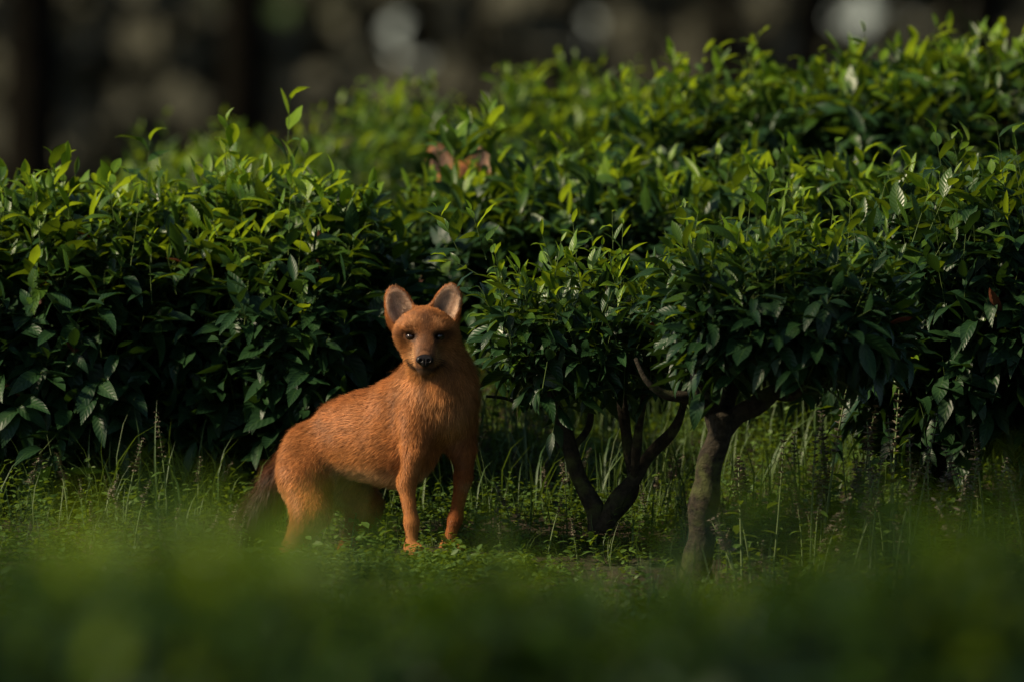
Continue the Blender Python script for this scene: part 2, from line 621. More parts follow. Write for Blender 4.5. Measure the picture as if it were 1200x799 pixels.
bush('small open tea bush with several thin mossy stems right of the wild dog', 568, 815, 278, 446, 0.10, 0.34, 230, seed=7, leaf=0.085, young=1.0, side_young=0.2,
     trunk=(705, 612), limbs=0, inner=0.3, skirt=-0.6,
     stems=[([(703, 625), (697, 596), (678, 555), (661, 505), (640, 450, .05), (618, 400, .08), (600, 340, .05)], [.030, .026, .022, .020, .014, .009, .005]),
            ([(706, 622), (722, 588), (742, 566), (762, 535), (790, 500, -.05), (806, 450, -.08)], [.030, .024, .020, .016, .014, .008]),
            ([(700, 615), (735, 585, .05), (744, 560, .05), (735, 510, .06), (731, 460, .06), (720, 400, .05), (712, 330, 0)], [.022, .022, .019, .017, .014, .010, .005]),
            ([(668, 530), (690, 500, .04), (694, 460, .08), (690, 400, .1), (672, 330, .1)], [.010, .009, .008, .007, .004]),
            ([(742, 560), (750, 500, -.1), (760, 430, -.1), (765, 340, -.1)], [.012, .010, .008, .004]),
            ([(640, 455), (618, 472, -.04), (590, 466, -.06), (570, 464, -.06)], [.007, .006, .005, .004])],
     extra=((560, 322, -0.22, -0.8, -0.1, 0.45, 0.8, 5, 0.10), (540, 300, -0.1, -0.4, 0, 0.8, 1.0, 6, 0.12), (570, 305, -0.1, -0.3, 0, 1, 0.9, 6, 0.15),
            (655, 470, -.1, -.2, -.3, -1, 0.2, 4, 0.1)))
bush('leafy tea bush on one thick forked trunk beside the flowering weeds', 775, 1065, 236, 424, -0.5, 0.42, 330, seed=8, leaf=0.092, young=0.95, side_young=0.08,
     trunk=(824, 650), limbs=0, skirt=-0.75,
     stems=[([(812, 700), (817, 668), (823, 632), (822, 600), (831, 566), (833, 535), (842, 508), (842, 486)], [.066, .044, .036, .037, .031, .034, .033, .040]),
            ([(842, 500), (828, 470), (818, 445, .05), (804, 420, .08), (806, 380, .1), (798, 320, .1)], [.034, .023, .019, .015, .012, .006]),
            ([(842, 508), (864, 488), (884, 476), (908, 460), (938, 436), (968, 398), (1000, 330)], [.036, .029, .026, .021, .018, .013, .006]),
            ([(850, 492), (858, 455, .1), (876, 415, .13), (882, 370, .15), (890, 310, .15)], [.025, .019, .014, .011, .006]),
            ([(838, 485), (808, 466, -.05), (782, 462, -.08), (758, 446, -.1), (745, 420, -.1)], [.020, .014, .011, .008, .005]),
            ([(905, 462), (925, 466, -.05), (950, 452, -.1), (972, 452, -.12)], [.014, .010, .008, .004])])
bush('dark tea bush at the right edge with low crooked stems', 985, 1330, 172, 500, 0.55, 0.5, 480, seed=9, young=0.85, side_young=0.05,
     trunk=(1085, 570), limbs=4, stems=[([(1090, 590), (1075, 510), (1045, 480), (1015, 430), (1005, 370)], [.050, .040, .030, .022, .010]),
                                        ([(1090, 570), (1120, 500), (1150, 430), (1165, 330)], [.045, .035, .024, .010])])
# blurred rows further up the slope
HG = 'tea bushes of the row far up the slope'
HL = 'bright yellow-green tea bush of the out-of-focus row up the slope'
bush(HL, 110, 360, 148, 420, 8.2, 0.8, 420, seed=11, young=1, side_young=0.55, parts=150, group=HG, tilt=0.12, leaf=0.09)
bush(HL, 330, 590, 106, 400, 7.6, 0.8, 420, seed=12, young=1, side_young=0.55, parts=150, group=HG, tilt=0.12, leaf=0.09)
bush(HL, 540, 800, 78, 380, 6.6, 0.7, 420, seed=13, young=1, side_young=0.5, parts=150, group=HG, tilt=0.05, leaf=0.09)

LEAF_MATS = [M_OLD, M_MID, M_YNG, M_RED]
leaf_meshes = {}


def leaf_mesh(t, m):
    if (t, m) not in leaf_meshes:
        V, Q, T, UV = LEAVES[t]
        leaf_meshes[(t, m)] = mesh_np('leaf', V, [Q, T], [LEAF_MATS[m]], True, None, UV)
    return leaf_meshes[(t, m)]


def pick_leaves():
    """which leaves show largest: a coarse depth sort of every leaf of every bush"""
    cell = 5.0
    best = {}
    wins = [np.zeros(len(b['F'])) for b in BUSH]
    buf_d = np.full((240, 170), 1e9)
    ids = np.full((240, 170, 2), -1)
    for bi, b in enumerate(BUSH):
        F = b['F']
        for t, sx in ((0.15, 0), (0.3, 0.1), (0.3, -0.1), (0.5, 0), (0.5, .17), (0.5, -.17), (0.7, 0.1), (0.7, -0.1), (0.85, 0)):
            p = F[:, :3, 3] + F[:, :3, 1] * t + F[:, :3, 0] * sx
            px, py, D = proj(p)
            i = (px / cell).astype(int)
            j = (py / cell).astype(int)
            ok = np.where((i >= 0) & (i < 240) & (j >= 0) & (j < 160))[0]
            ok = ok[np.argsort(-D[ok])]
            ii, jj, dd = i[ok], j[ok], D[ok]
            near = dd < buf_d[ii, jj]
            ii, jj, kk, dd = ii[near], jj[near], ok[near], dd[near]
            buf_d[ii, jj] = dd
            ids[ii, jj, 0] = bi
            ids[ii, jj, 1] = kk
    for bi in range(len(BUSH)):
        m = ids[..., 0] == bi
        np.add.at(wins[bi], ids[..., 1][m], 1)
    return wins


def build_bushes():
    global rng
    wins = pick_leaves()
    for bi, b in enumerate(BUSH):
        rng = np.random.default_rng(500 + bi)
        base = b['base']
        root = link('tea_bush', None)
        root.location = base
        tag(root, b['label'], 'bush', b['group'])
        F = b['F'].copy()
        F[:, :3, 3] -= base
        w = wins[bi]
        order = np.argsort(-w)[:b['parts']]
        order = order[w[order] > 0]
        for k in order:
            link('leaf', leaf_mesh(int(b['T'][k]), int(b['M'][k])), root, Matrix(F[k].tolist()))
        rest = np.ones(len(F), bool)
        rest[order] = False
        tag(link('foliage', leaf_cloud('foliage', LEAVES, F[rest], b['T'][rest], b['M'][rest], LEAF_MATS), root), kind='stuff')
        V, Q = stem_mesh(b['S0'] - base, b['S1'] - base)
        tag(link('twigs', mesh_np('twigs', V, Q, [M_TWIG]), root), kind='stuff')
        # woody stems
        if b['stems']:
            for k, (pp, rr) in enumerate(b['stems']):
                W = np.array(px_path(pp, b['y'])) - base
                V, Q, T = tube(W + np.stack([wob(W * 1.0 + k, 40), wob(W + 5.0 + k, 40), 0 * W[:, 0]], -1) * .006, rr, 12, 8, 0.24, k * 3.1)
                link('trunk' if k == 0 else 'branch', mesh_np('branch', V, [Q, T], [M_BARK]), root)
        else:
            V, Q, T = tube([(0, 0, -0.02), (0.01, 0, 0.12), (0.0, 0.01, 0.22)], [.06, .05, .045], 10, 4, 0.2)
            link('trunk', mesh_np('trunk', V, [Q, T], [M_BARK]), root)
        for k in range(b['limbs']):
            th = k * 2.4 + rng.uniform(0, 0.5)
            e = b['cen'] - base + b['rad'] * np.array([math.cos(th) * 0.7, math.sin(th) * 0.7, 0.35])
            s = np.array([0, 0, 0.18])
            m1 = s + (e - s) * 0.4 + np.array([math.cos(th), math.sin(th), -0.3]) * 0.07
            V, Q, T = tube([s * 0.6, m1, s + (e - s) * 0.75 + rng.normal(0, 0.02, 3), e], [.032, .022, .013, .005], 7, 4, 0.15)
            link('branch', mesh_np('branch', V, [Q, T], [M_BARK]), root)


build_bushes()

# ------------------------------------------------------------------ the wild dog: one implicit surface
DOG = np.array([-0.211, 0.0, 0.0])
PHI = math.radians(38)
CF, SF = math.cos(PHI), math.sin(PHI)


def B2(X, Y, Z):
    """body axes (forward, left, up) -> scene axes"""
    return np.array([X * CF + Y * SF, -X * SF + Y * CF, Z])


FW = B2(1, 0, 0)
LT = B2(0, 1, 0)
H = np.array([-0.014, -0.105, 0.578])
RUST = (0.38, 0.148, 0.043)
DEEP = (0.25, 0.075, 0.018)
BUFF = (0.42, 0.180, 0.058)
PALE = (0.46, 0.29, 0.15)
EARIN = (0.66, 0.47, 0.33)
DARK = (0.020, 0.013, 0.010)
prims = []


def cap(a, b, ra, rb, k, fl, ln, col, lift=0.25, sy=1.0):
    prims.append(dict(t='cap', a=np.array(a, float), b=np.array(b, float), ra=ra, rb=rb, k=k, fl=fl, ln=ln, col=col, lift=lift, sy=sy))


def ell(c, r, k, fl, ln, col, lift=0.25, rot=None, op='add'):
    prims.append(dict(t='ell', c=np.array(c, float), r=np.array(r, float), k=k, fl=fl, ln=ln, col=col, lift=lift, rot=rot, op=op))


BACK = -FW * 1.0 + np.array([0, 0, -0.42])
DOWN = np.array([0, 0, -1.0]) - 0.25 * FW
# trunk (laterally narrowed capsules)
cap(B2(-.095, 0, .352), B2(-.145, 0, .312), .088, .116, .05, BACK, .024, RUST, .28, .80)
cap(B2(-.11, 0, .305), B2(-.26, 0, .300), .121, .084, .05, BACK, .022, RUST, .25, .80)
cap(B2(-.26, 0, .300), B2(-.375, 0, .268), .083, .080, .05, BACK, .022, RUST, .25, .88)
cap(B2(-.05, 0, .40), B2(-.30, 0, .345), .05, .045, .05, BACK, .022, DEEP, .25)
# chest and neck
ell(B2(.044, .000, .425), (.074, .074, .062), .045, DOWN, .028, BUFF, .35)
cap(B2(.034, .006, .398), B2(.062, -.054, .530), .077, .057, .05, DOWN + np.array([0, 0.15, 0]), .034, BUFF, .35)
cap(B2(-.06, 0, .385), B2(.03, -.01, .48), .065, .060, .06, DOWN - FW * .6, .030, RUST, .35)
# shoulders
ell(B2(.012, -.074, .335), (.041, .032, .078), .04, DOWN - FW * .3, .020, RUST, .25)
ell(B2(.042, .070, .330), (.042, .032, .080), .04, DOWN - FW * .3, .020, RUST, .25)
LEGD = np.array([0, 0.0, -1.0])
# right foreleg
cap(B2(.008, -.082, .26), B2(-.013, -.087, .190), .028, .0225, .03, LEGD, .010, RUST)
cap(B2(-.013, -.087, .190), B2(.004, -.086, .085), .0215, .0165, .02, LEGD, .007, RUST)
cap(B2(.004, -.086, .085), B2(.006, -.086, .022), .0168, .0150, .02, LEGD, .006, RUST)
cap(B2(.004, -.086, .016), B2(.036, -.088, .010), .022, .018, .015, LEGD, .006, BUFF)
# left foreleg: darker coat colour stands in for far-side shade
cap(B2(.054, .076, .270), B2(.042, .082, .200), .027, .0220, .03, LEGD, .010, DEEP)
cap(B2(.042, .082, .200), B2(.022, .075, .095), .0210, .0160, .02, LEGD, .007, DEEP)
cap(B2(.022, .075, .095), B2(.002, .067, .022), .0166, .0150, .02, LEGD, .006, DEEP)
cap(B2(.002, .067, .016), B2(.034, .066, .010), .022, .018, .015, LEGD, .006, BUFF)
# right hind leg
ell(B2(-.372, -.060, .225), (.070, .055, .100), .045, DOWN - FW * .5, .020, RUST)
cap(B2(-.355, -.078, .20), B2(-.330, -.085, .115), .058, .048, .04, DOWN - FW * .5, .018, RUST)
cap(B2(-.330, -.085, .115), B2(-.405, -.088, .000), .044, .024, .03, LEGD, .012, RUST)
cap(B2(-.405, -.088, .000), B2(-.450, -.088, -.080), .0215, .018, .02, LEGD, .009, RUST)
cap(B2(-.452, -.088, -.085), B2(-.415, -.090, -.092), .021, .018, .015, LEGD, .006, BUFF)
# left hind leg, its far-side shade painted as a darker coat
ell(B2(-.362, .060, .225), (.068, .055, .100), .045, DOWN - FW * .5, .020, DEEP)
cap(B2(-.345, .078, .20), B2(-.285, .082, .125), .054, .042, .04, DOWN - FW * .5, .018, DEEP)
cap(B2(-.285, .082, .125), B2(-.345, .080, .005), .040, .022, .03, LEGD, .012, DEEP)
cap(B2(-.345, .080, .005), B2(-.372, .080, -.078), .0215, .018, .02, LEGD, .009, DEEP)
cap(B2(-.372, .080, -.085), B2(-.335, .080, -.092), .021, .018, .015, LEGD, .006, BUFF)
# tail
TD = nrm(np.array([-.35, -.02, -1.0]))
cap(B2(-.430, 0, .290), B2(-.500, -.01, .205), .030, .024, .035, TD, .040, (.13, .045, .017), .3)
cap(B2(-.500, -.01, .205), B2(-.565, -.03, .080), .026, .030, .02, TD, .055, (.040, .020, .012), .35)
cap(B2(-.565, -.03, .080), B2(-.610, -.05, -.040), .030, .018, .02, TD, .060, DARK, .35)
# head
RAD = 'radial'
ell(H + (0, .030, .010), (.070, .085, .055), .03, RAD, .012, RUST, .35)
ell(H + (0, -.022, .004), (.059, .058, .047), .03, RAD, .010, RUST, .35)
ell(H + (-.042, .004, -.006), (.033, .055, .036), .03, RAD, .015, BUFF, .35)
ell(H + (.042, .004, -.006), (.033, .055, .036), .03, RAD, .015, BUFF, .35)
cap(H + (0, -.045, -.020), H + (0, -.135, -.068), .033, .0240, .022, RAD, .007, RUST, .25)
ell(H + (0, .005, -.047), (.050, .055, .062), .03, RAD, .016, BUFF, .35)
cap(H + (0, -.020, -.062), H + (0, -.128, -.092), .034, .0175, .02, RAD, .008, BUFF, .2)


def rot_u(a):
    c, s = math.cos(a), math.sin(a)
    return np.array([[c, 0, s], [0, 1, 0], [-s, 0, c]])


EARS = []
for sx, dz in ((-1, -.003), (1, .003)):
    R = rot_u(math.radians(20) * sx)
    EARS.append((sx, H + np.array([sx * .060 - .006, .024, .064 + dz]), R))
    ec = H + np.array([sx * .060 - .006, .024, .064 + dz])
    ell(ec, (.0375, .0150, .061), .018, np.array([sx * .2, 0, 1.0]), .009, RUST, .2, R)
    ell(ec + R @ np.array([sx * .004, .004, -.026]), (.040, .016, .034), .018, np.array([sx * .2, 0, 1.0]), .008, DEEP, .2, R)
    ell(ec + np.array([-sx * .002, -.0165, -.002]), (.0350, .0188, .0578), .003, np.array([sx * .3, -.1, 1.0]), .010, RUST, .2, R, op='sub')
for sx in (-1, 1):
    ell(H + (sx * .035, -.058, .010), (.021, .016, .008), .014, RAD, .011, RUST, .3)
# eye sockets and mouth corners
for sx in (-1, 1):
    ell(H + (sx * .0375, -.072, -.010), (.0150, .0135, .0092), .006, RAD, .004, DARK, .1, rot_u(math.radians(-14) * sx), op='sub')


def sd(p, P):
    if p['t'] == 'cap':
        a, b = p['a'], p['b']
        if p['sy'] != 1.0:
            s = p['sy']
            y = P @ LT
            y0 = a @ LT
            P = P + LT * ((y - y0) * (1 / s - 1))[..., None]
            f = 0.5 + 0.5 * s
        else:
            f = 1.0
        ab = b - a
        t = np.clip(((P - a) @ ab) / (ab @ ab), 0, 1)
        d = np.linalg.norm(P - a - t[..., None] * ab, axis=-1) - (p['ra'] + (p['rb'] - p['ra']) * t)
        return d * f
    q = P - p['c']
    if p['rot'] is not None:
        q = q @ p['rot']
    k0 = np.linalg.norm(q / p['r'], axis=-1)
    k1 = np.linalg.norm(q / (p['r'] ** 2), axis=-1)
    return k0 * (k0 - 1.0) / np.maximum(k1, 1e-6)


def surface_nets(prims, lo, hi, h):
    lo = np.array(lo)
    n = np.ceil((np.array(hi) - lo) / h).astype(int) + 1
    f = np.full(n, 1.0, np.float32)
    for p in prims:
        if p['t'] == 'cap':
            r = max(p['ra'], p['rb'])
            b0, b1 = np.minimum(p['a'], p['b']) - r, np.maximum(p['a'], p['b']) + r
        else:
            r = p['r'].max()
            b0, b1 = p['c'] - r, p['c'] + r
        m = p['k'] + 3 * h
        i0 = np.maximum(((b0 - m - lo) / h).astype(int), 0)
        i1 = np.minimum(((b1 + m - lo) / h).astype(int) + 2, n)
        g = np.stack(np.meshgrid(*[lo[a] + h * np.arange(i0[a], i1[a]) for a in range(3)], indexing='ij'), -1)
        d = sd(p, g).astype(np.float32)
        sl = tuple(slice(i0[a], i1[a]) for a in range(3))
        k = p['k']
        cur = f[sl]
        if p.get('op') == 'sub':
            d = -d
            e = np.maximum(k - np.abs(cur - d), 0) / k
            f[sl] = np.maximum(cur, d) + e * e * k * 0.25
        else:
            e = np.maximum(k - np.abs(cur - d), 0) / k
            f[sl] = np.minimum(cur, d) - e * e * k * 0.25
    s = f < 0
    c = [s[i:n[0] - 1 + i, j:n[1] - 1 + j, k:n[2] - 1 + k] for i in (0, 1) for j in (0, 1) for k in (0, 1)]
    cnt = sum(x.astype(np.int8) for x in c)
    act = (cnt > 0) & (cnt < 8)
    idx = np.argwhere(act)
    vid = np.full(act.shape, -1, np.int32)
    vid[act] = np.arange(len(idx))
    acc = np.zeros((len(idx), 3))
    w = np.zeros(len(idx))
    cor = [(i, j, k) for i in (0, 1) for j in (0, 1) for k in (0, 1)]
    vals = [f[idx[:, 0] + i, idx[:, 1] + j, idx[:, 2] + k] for i, j, k in cor]
    for a in range(8):
        for b in range(a + 1, 8):
            if sum(abs(np.array(cor[a]) - np.array(cor[b]))) != 1:
                continue
            fa, fb = vals[a], vals[b]
            m = (fa < 0) != (fb < 0)
            t = np.where(m, fa / np.where(m, fa - fb, 1), 0)
            pt = np.array(cor[a]) + t[:, None] * (np.array(cor[b]) - np.array(cor[a]))
            acc += pt * m[:, None]
            w += m
    V = lo + h * (idx + acc / w[:, None])
    Q = []
    for ax in range(3):
        o1, o2 = (ax + 1) % 3, (ax + 2) % 3
        sa = np.moveaxis(s, (ax, o1, o2), (0, 1, 2))
        va = np.moveaxis(vid, (ax, o1, o2), (0, 1, 2))
        e = sa[:-1, 1:-1, 1:-1] != sa[1:, 1:-1, 1:-1]
        I = np.argwhere(e)
        inside = sa[:-1, 1:-1, 1:-1][e]
        i, j, k = I[:, 0], I[:, 1] + 1, I[:, 2] + 1
        q = np.stack([va[i, j - 1, k - 1], va[i, j, k - 1], va[i, j, k], va[i, j - 1, k]], -1)
        q = np.where(inside[:, None], q, q[:, ::-1])
        Q.append(q)
    Q = np.vstack(Q)
    Q = Q[(Q >= 0).all(1)]
    return V, Q


def vnormals(V, Q):
    fn = np.cross(V[Q[:, 2]] - V[Q[:, 0]], V[Q[:, 3]] - V[Q[:, 1]])
    vn = np.zeros_like(V)
    for k in range(4):
        np.add.at(vn, Q[:, k], fn)
    return nrm(vn), 0.5 * np.linalg.norm(fn, axis=1)


M_FUR, nt, b_, _o = new_mat('dog_fur')
at = N(nt, 'ShaderNodeAttribute', attribute_name='tone')
nt.links.new(at.outputs['Color'], b_.inputs['Base Color'])
b_.inputs['Roughness'].default_value = 0.55
b_.inputs['Specular IOR Level'].default_value = 0.25
b_.inputs['Sheen Weight'].default_value = 0.03
b_.inputs['Sheen Tint'].default_value = (1.0, 0.75, 0.5, 1)
tl = N(nt, 'ShaderNodeBsdfTranslucent')
nt.links.new(at.outputs['Color'], tl.inputs['Color'])
mxs = N(nt, 'ShaderNodeMixShader')
mxs.inputs[0].default_value = 0.3
nt.links.new(b_.outputs[0], mxs.inputs[1])
nt.links.new(tl.outputs[0], mxs.inputs[2])
nt.links.new(mxs.outputs[0], _o.inputs['Surface'])
M_SKIN, nt, b_, _o = new_mat('dog_coat_base')
at = N(nt, 'ShaderNodeAttribute', attribute_name='tone')
nt.links.new(at.outputs['Color'], b_.inputs['Base Color'])
b_.inputs['Roughness'].default_value = 0.8
b_.inputs['Specular IOR Level'].default_value = 0.15
M_NOSE = simple_mat('dog_nose', (0.006, 0.005, 0.005), (0.014, 0.011, 0.010), 500, 0.38, 0.5, 0.0006)
M_EYE, nt, b_, _o = new_mat('dog_eye')
b_.inputs['Base Color'].default_value = (0.020, 0.010, 0.006, 1)
b_.inputs['Roughness'].default_value = 0.10
b_.inputs['Specular IOR Level'].default_value = 0.8


def make_dog():
    global rng
    rng = np.random.default_rng(42)
    V, Q = surface_nets(prims, (-.66, -.33, -.14), (.24, .46, .76), 0.0036)
    # even the stair steps out
    for _ in range(3):
        acc = np.zeros_like(V)
        w = np.zeros(len(V))
        for k in range(4):
            np.add.at(acc, Q[:, k], V[Q[:, (k + 1) % 4]] + V[Q[:, (k + 3) % 4]])
            np.add.at(w, Q[:, k], 2)
        V = V * 0.5 + 0.5 * acc / w[:, None]
    vn, fa = vnormals(V, Q)
    Dm = np.stack([np.abs(sd(p, V)) - .006 if p.get('op') == 'sub' else np.maximum(sd(p, V), -.02) + np.maximum(-sd(p, V) - .006, 0) for p in prims], 1)
    Dm = Dm - Dm.min(1, keepdims=True)
    sig = np.array([0.004 if p.get('op') == 'sub' else 0.014 for p in prims])
    Wt = np.exp(-Dm / sig)
    Wt /= Wt.sum(1, keepdims=True)
    col = Wt @ np.array([p['col'] for p in prims])
    ln = Wt @ np.array([p['ln'] for p in prims])
    lift = Wt @ np.array([p['lift'] for p in prims])
    nosep = H + np.array([0, -.165, -.062])
    radial = nrm(V - nosep)
    fl = np.zeros_like(V)
    for i, p in enumerate(prims):
        v = radial if isinstance(p['fl'], str) else nrm(np.array(p['fl'], float))
        fl = fl + Wt[:, i:i + 1] * v
    q = V - H
    # true markings: dark bridge and eye rims, grey muzzle, pale lips, throat and belly
    def blend(m, c):
        nonlocal col
        m = np.clip(m, 0, 1)[:, None]
        col = col * (1 - m) + np.array(c) * m
    g = lambda x, s: np.exp(-(x / s) ** 2)
    head = g(np.linalg.norm(q * (1, .8, 1), axis=1), 0.16)
    blend(0.7 * g(q[:, 0], .020) * sstep(-.03, -.06, q[:, 1]) * sstep(-.10, -.04, q[:, 2]), (.12, .048, .022))
    blend(0.75 * sstep(-.100, -.145, q[:, 1]) * sstep(.034, .018, np.abs(q[:, 0]) - .0 * q[:, 2]), (.085, .045, .028))
    blend(0.8 * g(q[:, 0], .010) * sstep(.075, .03, q[:, 2]) * sstep(0.03, -.02, q[:, 1]), (.16, .07, .03))
    for sx in (-1, 1):
        e = q - np.array([sx * .037, -.066, -.010])
        er = e @ rot_u(math.radians(-14) * sx)
        blend(0.7 * np.exp(-((q[:, 0] - sx * (.024 - .12 * (q[:, 2] + .02))) / .006) ** 2) * sstep(-.05, -.03, q[:, 2]) * sstep(.004, -.010, q[:, 2]) * (q[:, 1] < -.04), (.09, .036, .018))
        blend(0.75 * np.exp(-(((q - np.array([sx * .030, -.080, -.060])) / (.016, .040, .022)) ** 2).sum(1)), PALE)
        blend(0.45 * np.exp(-(((q - np.array([sx * .020, -.030, .046])) / (.010, .04, .020)) ** 2).sum(1)), (.14, .05, .02))
        blend(0.8 * np.exp(-(((e[:, 0] - sx * .022) / .024) ** 2 + ((e[:, 2] - .006) / .011) ** 2)) * (q[:, 1] < 0), (.16, .06, .025))
        e2 = q - np.array([sx * .028, -.062, .020])
        blend(0.35 * np.exp(-((e2 / .016) ** 2).sum(1)), PALE)
        # mouth line rising to the corner
        mz = -.082 + .024 * np.clip((-.062 - q[:, 1]) / -.05 + 0, -1, 1) * 0
        ml = q[:, 2] - (-.094 + 20.0 * np.clip(np.abs(q[:, 0]) - .008, 0, 1) ** 2)
        blend(0.95 * g(ml, .0050) * (q[:, 1] < -.020) * (np.abs(q[:, 0]) < .044) * (q[:, 0] * sx > 0), (.022, .014, .010))
    for sx in (-1, 1):
        er = (q - np.array([sx * .037, -.066, -.010])) @ rot_u(math.radians(-14) * sx)
        blend(0.92 * np.exp(-((er[:, 0] / .0205) ** 4 + (er[:, 2] / .0125) ** 4)) * (q[:, 1] < -.03), (.016, .010, .007))
    blend(0.25 * sstep(-.088, -.100, q[:, 2]) * (q[:, 1] < -.02) * head, PALE)
    for sx, ec, Re in EARS:
        qe = (V - ec) @ Re
        r2 = (qe[:, 0] / .0330) ** 2 + (qe[:, 2] / .0550) ** 2
        inn = sstep(1.12, .80, r2) * sstep(.1, -.25, vn[:, 1]) * (qe[:, 1] < .012) * (np.abs(qe[:, 1]) < .03)
        blend(0.92 * inn, EARIN)
        blend(0.80 * inn * np.exp(-((qe[:, 0] + sx * .012) / .016) ** 2 - ((qe[:, 2] + .030) / .024) ** 2), (.07, .032, .02))  # lower ear hollow: shade put into the colour
        blend(0.45 * inn * g(qe[:, 0] - sx * .014, .006), (.25, .12, .07))
    under = sstep(-.15, -.75, vn[:, 2]) * sstep(.26, .20, V[:, 2]) * sstep(.10, .14, V[:, 2])
    blend(0.75 * under, PALE)
    ch = g(np.linalg.norm((V - B2(.13, -.01, .36)) * (1, .7, .8), axis=1), .07)
    blend(0.35 * ch, PALE)
    blend(0.5 * sstep(.55, .95, vn[:, 2]) * sstep(.25, .32, V[:, 2]) * (V[:, 2] < .48), DEEP)
    blot = wob(V, 26.0) * 0.10 + wob(V, 170.0) * 0.16 * head
    col = col * (1 + blot[:, None])
    body = link('wild_dog', None)
    body.location = DOG
    tag(body, 'rust-red wild dog with dark bushy tail standing in the weeds, looking at the viewer', 'wild dog')
    link('body', mesh_np('body', V, Q, [M_SKIN], True, None, None, col * 0.82), body)
    # ---- fur
    n = 220000
    dens = fa * (1 + 1.6 * sstep(.10, .02, np.abs(V[Q[:, 0], 2] - .62)) + 0)
    headf = (np.linalg.norm(V[Q[:, 0]] - H, axis=1) < .17)
    dens = fa * np.where(headf, 2.6, 1.0)
    fi = rng.choice(len(Q), n, p=dens / dens.sum())
    uv = rng.uniform(size=(n, 2))
    w4 = np.stack([(1 - uv[:, 0]) * (1 - uv[:, 1]), uv[:, 0] * (1 - uv[:, 1]), uv[:, 0] * uv[:, 1], (1 - uv[:, 0]) * uv[:, 1]], 1)
    def itp(A):
        return np.einsum('nk,nk...->n...', w4, A[Q[fi]])
    R, Nn, F0, Ls, Li, Cc = itp(V), nrm(itp(vn)), itp(fl), itp(ln), itp(lift), itp(col)
    keep = np.ones(n, bool)
    for sx in (-1, 1):
        keep &= np.linalg.norm((R - H - np.array([sx * .0375, -.062, -.010])) * (1, .6, 1.5), axis=1) > .0175
    keep &= ~((R - H)[:, 1] < -.148)
    R, Nn, F0, Ls, Li, Cc = (a[keep] for a in (R, Nn, F0, Ls, Li, Cc))
    n = len(R)
    wv = np.stack([wob(R, 60), wob(R + 3.3, 60), wob(R + 7.1, 60)], 1) * 0.20
    wv2 = np.stack([wob(R, 330), wob(R + 3.3, 330), wob(R + 7.1, 330)], 1) * 0.13
    F1 = nrm(F0 + wv + wv2 + rng.normal(0, 0.16, (n, 3)))
    F1 = nrm(F1 - (F1 * Nn).sum(1, keepdims=True) * Nn)
    Ls = Ls * rng.uniform(0.6, 1.25, n)
    Li = 1.35 * Li * rng.uniform(0.6, 1.7, n) * (1.1 + .18 * wob(R + 1.7, 300))
    side = nrm(np.cross(F1, Nn))
    wd = np.where(Ls > .016, .00046, .00038) * rng.uniform(.7, 1.3, n)
    rows = []
    tone = []
    guard = (rng.uniform(size=n) < .15) & (Cc[:, 2] < .17)
    wd = np.where(guard, wd * 1.3, wd)
    Ls = np.where(guard, Ls * 1.25, Ls)
    gtone = np.where(guard, np.where(rng.uniform(size=n) < .66, 1.35, .66), 1.0)
    bright = (rng.uniform(0.74, 1.38, n) * gtone * (1 + 0.20 * wob(R, 55) + 0.10 * wob(R, 380)))[:, None].clip(.25, 2.0)
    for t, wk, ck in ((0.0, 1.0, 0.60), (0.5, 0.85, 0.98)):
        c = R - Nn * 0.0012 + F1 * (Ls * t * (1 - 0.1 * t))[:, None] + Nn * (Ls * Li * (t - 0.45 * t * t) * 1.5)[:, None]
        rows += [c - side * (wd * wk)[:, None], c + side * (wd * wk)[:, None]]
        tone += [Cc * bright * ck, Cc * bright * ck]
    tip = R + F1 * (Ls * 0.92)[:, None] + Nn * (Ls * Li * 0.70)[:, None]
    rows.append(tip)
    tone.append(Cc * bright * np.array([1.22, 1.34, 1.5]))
    HV = np.stack(rows, 1).reshape(-1, 3)
    HC = np.stack(tone, 1).reshape(-1, 3)
    o = np.arange(n)[:, None] * 5
    HQ = o + np.array([[0, 1, 3, 2]])
    HT = o + np.array([[2, 3, 4]])
    tag(link('fur', mesh_np('fur', HV, [HQ, HT], [M_FUR], True, None, None, np.clip(HC, 0, .9)), body), kind='stuff')
    # ---- eyes, nose, whiskers
    def ball(c, r, k=14):
        th = np.linspace(0, math.pi, k)
        ph = np.linspace(0, 2 * math.pi, 2 * k, endpoint=False)
        T_, P_ = np.meshgrid(th, ph, indexing='ij')
        v = np.stack([np.sin(T_) * np.cos(P_), np.sin(T_) * np.sin(P_), np.cos(T_)], -1).reshape(-1, 3) * r + c
        i = np.arange(k - 1)[:, None] * 2 * k + np.arange(2 * k)[None]
        j = np.arange(k - 1)[:, None] * 2 * k + (np.arange(2 * k)[None] + 1) % (2 * k)
        return v, np.stack([i, i + 2 * k, j + 2 * k, j], -1).reshape(-1, 4)
    for sx in (-1, 1):
        v, f = ball(H + np.array([sx * .0372, -.0560, -.010]), np.array([.0132, .0118, .0112]))
        link('eye', mesh_np('eye', v, f, [M_EYE]), body)
    NP = []
    nc = H + np.array([0, -.152, -.071])
    def e2(c, r, k, op='add'):
        NP.append(dict(t='ell', c=nc + np.array(c), r=np.array(r), k=k, rot=None, op=op))
    e2((0, 0, .004), (.0195, .017, .0125), .004)
    e2((0, -.004, -.008), (.012, .014, .011), .008)
    for sx in (-1, 1):
        e2((sx * .0125, -.006, .001), (.0105, .0125, .0105), .005)
    for sx in (-1, 1):
        e2((sx * .0105, -.018, .000), (.0045, .006, .0038), .003, 'sub')
    e2((0, -.020, -.006), (.0016, .006, .012), .002, 'sub')
    v, f = surface_nets(NP, nc - .04, nc + .04, .0014)
